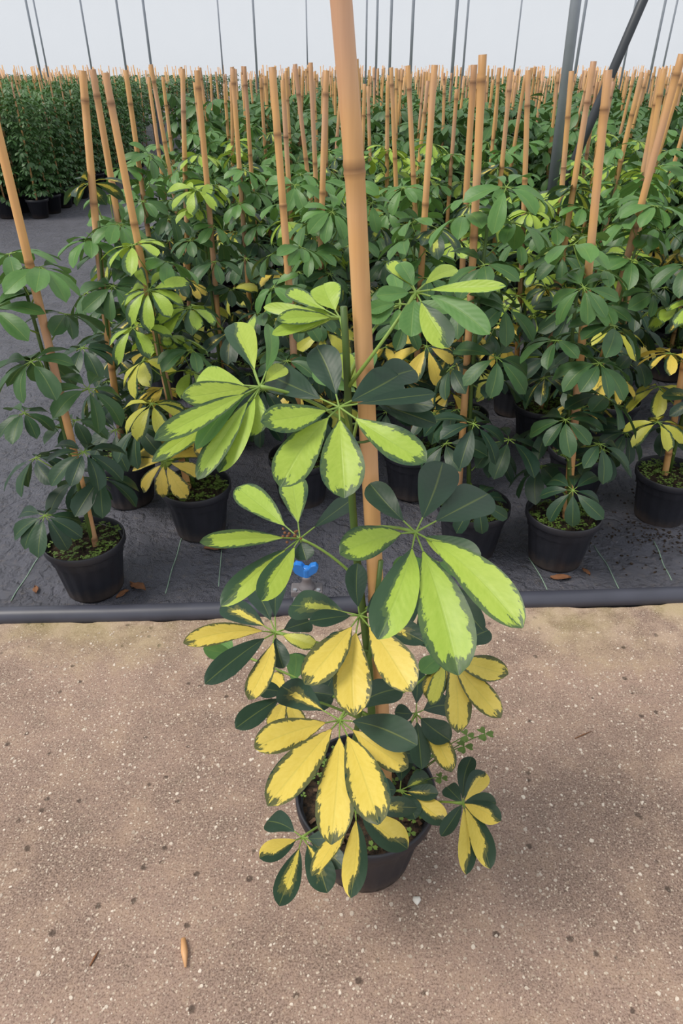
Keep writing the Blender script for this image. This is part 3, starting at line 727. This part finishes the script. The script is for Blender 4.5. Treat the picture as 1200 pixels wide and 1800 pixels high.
GRP = 'staked umbrella plants in the bed'
ntier = {0: 0, 1: 0, 2: 0}
BCL = []; PLAN = []; SEGA = SEGB = None; WHORLS = []
def plan_plant(x, y, tier, kind, top=1.08, n=17, lean=None, cane_h=None, label=None, cane_off=(0, 0)):
    lean = lean if lean is not None else (R.gauss(0, .035), R.gauss(0, .03)); ch = cane_h or R.uniform(1.36, 1.47)
    PLAN.append(dict(x=x, y=y, tier=tier, kind=kind, top=top, n=n, lean=lean, cane_h=ch, label=label, cane_off=cane_off))
def bed_clash(pts, near, x, y, stem_a, stem_b):
    # how many world points sit in a cane, the plant's own stem or a pot wall
    if len(near):
        a, b = SEGA[near], SEGB[near]; d = b-a; q = pts[:, None, :]-a[None]; t = np.clip((q*d).sum(2)/(d*d).sum(1), 0, 1)
        k = int((((q-t[..., None]*d)**2).sum(2) < .017**2).sum())
        px = np.array([(PLAN[i]['x'], PLAN[i]['y']) for i in near]); r = np.hypot(pts[:, None, 0]-px[:, 0], pts[:, None, 1]-px[:, 1]); z = pts[:, 2:3]+.026
        wr = .092 + .036*np.clip(z, 0, .2)/.2; k += int(((z < .212) & (np.abs(r-wr) < .014)).sum() + ((z < .175) & (r < wr)).sum())
    else: k = 0
    d = stem_b-stem_a; q = pts-stem_a; t = np.clip((q@d)/(d@d), 0, 1); k += int((((q-t[:, None]*d)**2).sum(1) < .009**2).sum())
    return k + int((pts[:, 2] < -.01).sum())
def bed_plant(x, y, tier, kind, top=1.08, n=17, lean=None, cane_h=None, label=None, group=None, rg=R, weeds=True, cane_off=(0, 0), L=.145, rz=None):
    ntier[tier] += 1
    z0 = -.026
    root = link('staked_umbrella_plant', None, None, (x, y, z0))
    lab = ('dark green umbrella plant with a bamboo cane' if kind == 0 else 'green umbrella plant with a few yellow splashed leaves' if kind == 1 else 'umbrella plant with mostly lime and yellow leaves') if tier < 2 else 'umbrella plant with a bamboo cane'
    lab += ' in the crowded rows' if tier < 2 else ' in the deep rows toward the film wall'
    tag(root, label or lab, 'plant', group or (None if label else (('dark green', 'partly variegated', 'strongly variegated')[kind] if tier < 2 else 'distant') + ' plants of the crowded bed'))
    p = link('pot', POTS if tier == 0 else POTLOW, root); p.rotation_euler.z = rg.uniform(0, 6.28)
    if tier < 2:
        link('soil', rg.choice(SOILM), root, (0, 0, .168))
        if weeds: tag(link('weed_cover', rg.choice(WEEDM), root, (0, 0, .17)), 'low green weeds covering the soil', kind='stuff')
    ch = cane_h or rg.uniform(1.36, 1.47)
    lean = lean if lean is not None else (rg.gauss(0, .035), rg.gauss(0, .03))
    c = link('bamboo_cane', rg.choice(CANES), root)
    ax = Vector((lean[0], lean[1], 1)); q = UP.rotation_difference(ax)
    c.matrix_basis = Matrix.Translation((cane_off[0], cane_off[1], .1)) @ q.to_matrix().to_4x4() @ Matrix.Rotation(rg.uniform(0, 6.28), 4, 'Z') @ Matrix.Diagonal((1, 1, (ch-.1)*ax.length, 1))
    if tier == 2:
        f = link('foliage', rg.choice(FOLS), root); f.rotation_euler.z = rg.uniform(0, 6.28); s = top/1.05; f.scale = (1, 1, s*rg.uniform(.95, 1.05))
        k = rg.uniform(0.0, .35); f.color = (1.1+rg.uniform(-.25, .3), rg.uniform(.2, .6), .5, .25+k)
        link('stem', rg.choice(STEMS), root, None, Matrix.Translation((0, 0, .1)) @ Matrix.Diagonal((1, 1, top-.1, 1)))
        return root
    sh = top - .06
    so = (cane_off[0]*.5+rg.uniform(-.02, .02), cane_off[1]*.5+rg.uniform(-.02, .02))
    shear = Matrix.Identity(4); shear[0][2] = lean[0]*.8; shear[1][2] = lean[1]*.8
    stM = Matrix.Translation((so[0], so[1], .15)) @ q.to_matrix().to_4x4() @ Matrix.Diagonal((1, 1, sh-.15, 1))
    link('stem', rg.choice(STEMS), root, None, stM)
    near = [i for i, p in enumerate(PLAN) if (p['x']-x)**2+(p['y']-y)**2 < .85**2]
    st0 = np.array((x+so[0], y+so[1], z0+.15)); st1 = np.array((x+so[0]+lean[0]*(sh-.15), y+so[1]+lean[1]*(sh-.15), z0+sh))
    apply = lambda M, p: p @ np.array(M.to_3x3()).T + np.array(M.translation) + np.array((x, y, z0))
    wn = np.array([w for w in WHORLS if (w[0]-x)**2+(w[1]-y)**2 < .9**2] or [(0, 0, -9)]); mine = []
    for (z, a, el, ln, f) in leaf_placements(.27, sh, n, rg):
        A = Vector((so[0]+lean[0]*(z-.15), so[1]+lean[1]*(z-.15), z)); colr = leaf_colour(kind, f, rg); Lf = L*(1-.18*f)*rg.uniform(.85, 1.1); best = None
        allw = np.concatenate([wn, np.array(mine)]) if mine else wn
        for k in range(9):      # the side of the stem with the most room
            a2 = a + (0, .35, -.35, .7, -.7, 1.1, -1.1, 1.6, -1.6)[k]
            C = A + Vector((-math.sin(a2)*math.cos(el), math.cos(a2)*math.cos(el), math.sin(el)))*ln; cw = np.array((C.x+x, C.y+y, C.z+z0))
            sc = min(.2, float(np.sqrt((((allw-cw)*np.array((1, 1, 1.5)))**2).sum(1)).min())) - .012*k
            if tier == 1:
                vi = rg.randrange(len(LEAVES)); M = Matrix.Translation(A) @ Matrix.Rotation(a2, 4, 'Z') @ Matrix.Rotation(.55*f**2+rg.uniform(-.15, .2), 4, 'X') @ Matrix.Scale(Lf/.115, 4)
                sc -= .02*bed_clash(apply(M, LEAFPTS[vi]), near, x, y, st0, st1)
            else: vi = M = None; sc -= .1*bed_clash(cw[None], near, x, y, st0, st1)
            if best is None or sc > best[0]: best = (sc, a2, cw, vi, M)
        _, a, cw, vi, M = best; mine.append(cw); WHORLS.append(cw)
        if tier == 1:
            o = link('leaf', LEAVES[vi], root, None, M); o.color = colr; continue
        B = Matrix.Translation(A) @ Matrix.Rotation(a, 4, 'Z') @ Matrix.Rotation(el, 4, 'X')
        lf = link('leaf', STALK, root, None, B @ Matrix.Scale(ln, 4))     # the stalk mesh has unit length
        Wb = Matrix.Translation((0, ln, .04*ln)) @ Matrix.Rotation(-el + rg.uniform(-.6, -.05), 4, 'X') @ Matrix.Rotation(rg.uniform(-.2, .2), 4, 'Y')
        W = Matrix.Scale(1/ln, 4) @ Wb
        for M, vi in whorl(rg.choice((7, 7, 8, 8, 9)), Lf, .3 + .15*(1-f), rg):
            pick = None
            for da, dx in ((0, 0), (0, -.25), (.18, 0), (-.18, 0), (0, .3), (.18, -.3), (-.18, -.3), (.35, 0), (-.35, 0), (0, -.6), (0, .6), (.35, -.5), (-.35, -.5), (.3, .6), (-.3, .6), (0, .95)):
                M2 = Matrix.Rotation(da, 4, 'Z') @ M @ Matrix.Rotation(dx, 4, 'X'); k = bed_clash(apply(B @ Wb @ M2, LVPTS[vi]), near, x, y, st0, st1)
                if pick is None or k < pick[0]: pick = (k, M2)
                if k == 0: break
            BCL.append(pick[0])
            o = link('leaflet', LV[vi], lf, None, W @ pick[1]); o.color = (colr[0]*rg.uniform(.9, 1.15), colr[1], colr[2], max(0, colr[3]+rg.uniform(-.08, .08)))
    return root

def by_cane(t, l, Y):
    T, Lo = P(t[0], t[1], Y), P(l[0], l[1], Y); s = (Lo.x-T.x)/(Lo.z-T.z)     # dx/dz
    return Lo.x + s*(.17-Lo.z), s, T.z
spots = []
# the plants that can be told apart: cane top pixel, a lower cane pixel, distance, tier, kind, foliage top, label
front = [
    ((-30, 115), (110, 715), 1.80, 0, 0, 1.05, 'dark green umbrella plant standing alone by the bare fabric at the pipe', 14, (.03, .0)),
    ((188, 128), (270, 540), 2.16, 0, 2, .98, 'umbrella plant with yellow striped lower leaves and a steep golden cane', 17, (-.03, .02)),
    ((138, 124), (168, 385), 2.36, 0, 0, 1.12, 'umbrella plant at the aisle with a tall loose pale green top', 14, (0, 0)),
    ((850, 96), (808, 840), 2.03, 0, 0, 1.17, 'umbrella plant with tall bright top and mottled pinkish brown cane', 17, (-.05, .02)),
    ((1078, 123), (1012, 790), 1.96, 0, 0, 1.03, 'all dark green umbrella plant whose pot stands foremost on the black fabric', 17, (.02, 0)),
    ((1290, 60), (1188, 735), 2.26, 0, 1, 1.12, 'umbrella plant with clover filled pot at the end of the front row', 15, (.0, .03)),
    ((1196, 95), (1078, 565), 2.42, 0, 1, 1.08, 'umbrella plant with a strongly leaning cane beside the foremost pot', 17, (0, 0)),
    ((765, 114), (748, 420), 2.42, 0, 1, 1.05, 'umbrella plant with a straight dark noded cane behind the tall bright one', 17, (0, 0)),
    ((480, 118), (500, 400), 2.36, 0, 0, .92, 'low dark umbrella plant in shade between the variegated plant and the thick cane', 14, (0, 0)),
    ((163, 122), (205, 410), 2.75, 0, 1, 1.02, 'umbrella plant with pale pinkish cane next to the golden one', 16, (0, 0)),
]
for t, l, Y, tier, kind, top, lab, n, co in front:
    x, s, tz = by_cane(t, l, Y); spots.append((x-co[0], Y))
    plan_plant(x-co[0], Y-co[1], tier, kind, top, n, (s, R.uniform(-.01, .01)), max(1.38, tz+.026), lab, co)
more = [((1046, 104), (1003, 385), 2.85, 1), ((835, 110), (822, 400), 2.75, 1), ((343, 120), (378, 545), 2.85, 1), ((220, 120), (250, 350), 3.4, 0), ((408, 117), (428, 380), 3.4, 1), ((430, 114), (440, 280), 4.2, 1),
        ((547, 107), (558, 350), 3.5, 0), ((522, 110), (540, 260), 3.9, 1), ((318, 118), (325, 340), 3.75, 1), ((268, 111), (285, 215), 4.3, 0), ((722, 112), (732, 330), 3.3, 1), ((690, 116), (696, 300), 3.8, 0), ((628, 100), (634, 300), 3.0, 1),
        ((1165, 118), (1130, 320), 3.2, 1), ((1130, 125), (1090, 300), 3.7, 0), ((1175, 118), (1120, 440), 2.9, 1), ((935, 120), (925, 330), 3.2, 2), ((900, 120), (880, 330), 3.7, 0), ((1010, 122), (990, 330), 3.4, 2)]
for t, l, Y, kind in more:
    x, s, tz = by_cane(t, l, Y); spots.append((x, Y))
    plan_plant(x, Y, 0 if Y < 3.9 else 1, kind, R.uniform(.95, 1.1), 17, (s, R.uniform(-.02, .02)), max(1.36, tz+.02))
# the rest of the bed on a loose grid
cand = []
row = 0; y = 2.42
while y < 22:
    sx = .385 + .006*max(0, y-6)
    x0 = -.98 - .05*(y-2) + (row % 2)*.2; x1 = .62*(y*CP+.1) + .5
    x = x0
    while x < x1:
        px, py = x + R.uniform(-.07, .07), y + R.uniform(-.06, .06) + .048*x
        if all((px-a)**2+(py-b)**2 > .31**2 for a, b in spots) and all((px-a)**2+(py-b)**2 > .2**2 for a, b in POSTXY + [(bf.x, bf.y)]): cand.append((px, py))
        x += sx
    y += .38 + .012*max(0, y-6); row += 1
cand.sort(key=lambda p: p[0]**2*.3+p[1]**2)
N_IND = 250
far = cand[N_IND:]
for px, py in cand[:N_IND]:
    tier = 0 if py < 3.9 else 1 if py < 5.4 else 2
    plan_plant(px, py, tier, R.choice((0, 0, 0, 1, 1, 2)), R.uniform(.95, 1.12), 20)
SEGA = np.array([(p['x']+p['cane_off'][0], p['y']+p['cane_off'][1], .074) for p in PLAN])
SEGB = SEGA + np.array([(p['lean'][0], p['lean'][1], 1.0) for p in PLAN])*np.array([[p['cane_h']-.1] for p in PLAN])
for p in PLAN: bed_plant(**p)
# farther rows: too many to count, one object
def far_stuff(name, pts, label, fols, top):
    mb_v, mb_f = [], []; V, Fc, UV, FM, SD = [], [], [], [], []; rg = random.Random(77)
    canes = MB()
    for (px, py) in pts:
        lx, ly = rg.gauss(0, .03), rg.gauss(0, .03); h = rg.uniform(1.28, 1.46)
        v, f = tube([Vector((px, py, .1)), Vector((px+lx*h, py+ly*h, h))], [.0125, .011], 5)
        if rg.random() < .5: canes.add(v, f)
        for i in range(26):
            z = rg.uniform(.55, top); a = rg.uniform(0, 6.28); r = rg.uniform(.03, .2); c = Vector((px+r*math.cos(a), py+r*math.sin(a), z)); t = rg.uniform(0, 6.28)
            for k in range(5):
                t += 1.2566; d = Vector((math.cos(t), math.sin(t), rg.uniform(-.6, .1))); sd = Vector((-math.sin(t), math.cos(t), 0)); o = len(V)
                V += [c, c+d*.08+sd*.026, c+d*.13, c+d*.08-sd*.026]; Fc.append((o, o+1, o+2, o+3)); UV += [(0, .5), (.6, 1), (1, .5), (.6, 0)]; FM.append(0); SD += [rg.random()]*4
    o = len(V); V += canes.v; Fc += [tuple(i+o for i in f) for f in canes.f]; UV += [(0, .5)]*len(canes.v); FM += [2]*len(canes.f); SD += [0.0]*len(canes.v)
    me = leaf_mesh(name, [(V, Fc, UV, FM, 0.0)]); me.materials.append(CANE); me.attributes['seed'].data.foreach_set('value', SD)
    o = link(name, me); o.color = (1.2, .4, .5, .4); tag(o, label, 'plants', kind='stuff')
pts = list(far); y = 22.0
while y < 34:
    x = -1.5-.05*y
    while x < .62*y: pts.append((x+R.uniform(-.15, .15), y+R.uniform(-.15, .15))); x += .62
    y += .75
far_stuff('far_staked_plants', pts, 'foliage and canes of the far rows running to the greenhouse end', None, 1.12)

# the bed across the aisle
def shrub(x, y, h, rg=R):
    root = link('staked_shrub', None, None, (x, y, -.026)); tag(root, 'dense small leaved plant in a black pot across the aisle', 'plant', 'dense plants across the aisle')
    link('pot', POTLOW, root)
    f = link('foliage', rg.choice(SHRUBS), root); f.rotation_euler.z = rg.uniform(0, 6.28); f.scale = (1, 1, h/1.15); f.color = (1.1, .3, .5, rg.uniform(.3, .6))
    lx, ly = rg.gauss(0, .03), rg.gauss(0, .03); q = UP.rotation_difference(Vector((lx, ly, 1)))
    c = link('bamboo_cane', rg.choice(CANES), root); c.matrix_basis = Matrix.Translation((0, 0, .1)) @ q.to_matrix().to_4x4() @ Matrix.Diagonal((.8, .8, rg.uniform(1.28, 1.4)-.1, 1))
pts2 = []; y = 8.5
k = 0
while y < 30:
    edge = -3.45 - .02*(y-8) ; x = edge
    while x > -.55*(y*CP+.2) - .6 - .06*y:
        pts2.append((x+R.uniform(-.04, .04), y+R.uniform(-.05, .05))); x -= .36+.01*max(0, y-10)
    y += .36 + .02*max(0, y-9); k += 1
pts2.sort(key=lambda p: p[1]+.2*abs(p[0]))
for px, py in pts2[:110]: shrub(px, py, R.uniform(1.08, 1.22))
far_l = pts2[110:]
if far_l: 
    far_stuff('aisle_far_plants', far_l, 'foliage and canes of the far rows across the aisle', None, 1.2)

# ------------------------------------------------------------------ litter
def dry_leaf(px, py, s, rot, z, lab):
    p = G(px, py, z); rg = random.Random(int(px)); V, Fc = [], []
    for i in range(7):
        t = i/6; w = math.sin(math.pi*min(1, t*.95+.03))*.22*s
        for k in (-1, -.4, .4, 1): V.append((k*w, (t-.5)*s, .004+.14*s*abs(k)*rg.uniform(.5, 1.3)+.05*s*math.sin(5*t)))
    for i in range(6):
        for k in range(3): a = i*4+k; Fc.append((a, a+1, a+5, a+4))
    zz = fab_h(p.x, p.y) if z < -.01 else 0
    o = link('dry_leaf', mesh('dry_leaf', V, Fc, DRY), None, (p.x, p.y, zz)); o.rotation_euler.z = rot
    sl = o.modifiers.new('solid', 'SOLIDIFY'); sl.thickness = .0008
    tag(o, lab, 'leaf')
dry_leaf(242, 1032, .075, 1.0, -.026, 'curled brown dry leaf beside the lone front pot')
dry_leaf(215, 1044, .05, 2.4, -.026, 'small brown dry leaf against the pipe by the lone front pot')
dry_leaf(62, 1034, .045, .4, -.026, 'crumbled dark dry leaf on the fabric beside a green thread')
dry_leaf(378, 963, .085, 1.45, -.026, 'long brown dry leaf in front of the variegated plant pot')
dry_leaf(985, 1016, .07, 1.5, -.026, 'brown dry leaf in front of the foremost bed pot')
dry_leaf(1030, 1004, .045, .3, -.026, 'small brown dry scrap at the foot of the foremost bed pot')
mb = MB(); rg = random.Random(14)
for i in range(420):
    p = G(rg.gauss(1150, 45), rg.gauss(925, 32), -.03); r = rg.uniform(.002, .007)
    if any((p.x-q['x'])**2+(p.y-q['y'])**2 < .105**2 for q in PLAN): continue
    V, Fc = lathe([(0, -r*.4), (r*.9, 0), (r*.5, r*.6), (0, r*.7)], 5, 0, lambda a, z, an, k: a*(1+.3*math.sin(2*an+i))); z = fab_h(p.x, p.y)
    mb.add([v+Vector((p.x, p.y, z)) for v in V], Fc)
tag(link('spilled_soil', mb.build('spilled_soil', SOIL)), 'dark spilled potting soil on the fabric by the clover filled pot', 'soil', kind='stuff')
def splinter(px0, py0, px1, py1, r, mat, lab):
    a, b = G(px0, py0, r), G(px1, py1, r); V, Fc = tube([Vector((0, 0, 0)), (b-a)*.5+Vector((0, 0, .001)), b-a], [r*.7, r, r*.3], 7)
    o = link('cane_splinter', mesh('cane_splinter', V, Fc, mat), None, a); tag(o, lab, 'splinter')
splinter(322, 1650, 326, 1700, .007, CANE, 'broken tan bamboo splinter lying on the concrete')
splinter(158, 1698, 174, 1670, .0022, DRY, 'thin brown twig lying on the concrete')
splinter(1010, 1298, 1040, 1285, .0016, DRY, 'thin dark twig on the concrete beside the clover sprigs')
for px, py, r in ((732, 1583, .009), (235, 1432, .0), ):
    if r:
        p = G(px, py, 0); V, Fc = lathe([(0, -.001), (r*.9, -.001), (r, r*.3), (r*.7, r*.7), (0, r*.8)], 8, 0, lambda a, z, an, k: a*(1+.2*math.sin(3*an)))
        o = link('white_pebble', mesh('white_pebble', V, Fc, simple('white_stone', s2l((226, 222, 214)), .6)), None, p); tag(o, 'small white pebble on the concrete in front of the pot', 'pebble')
print('CLASH', [round(c, 2) for c in CLASH if c > 1], sum(1 for b in BCL if b), len(BCL))
print('PLANTS', ntier, 'cand', len(cand), 'objects', len(bpy.data.objects))
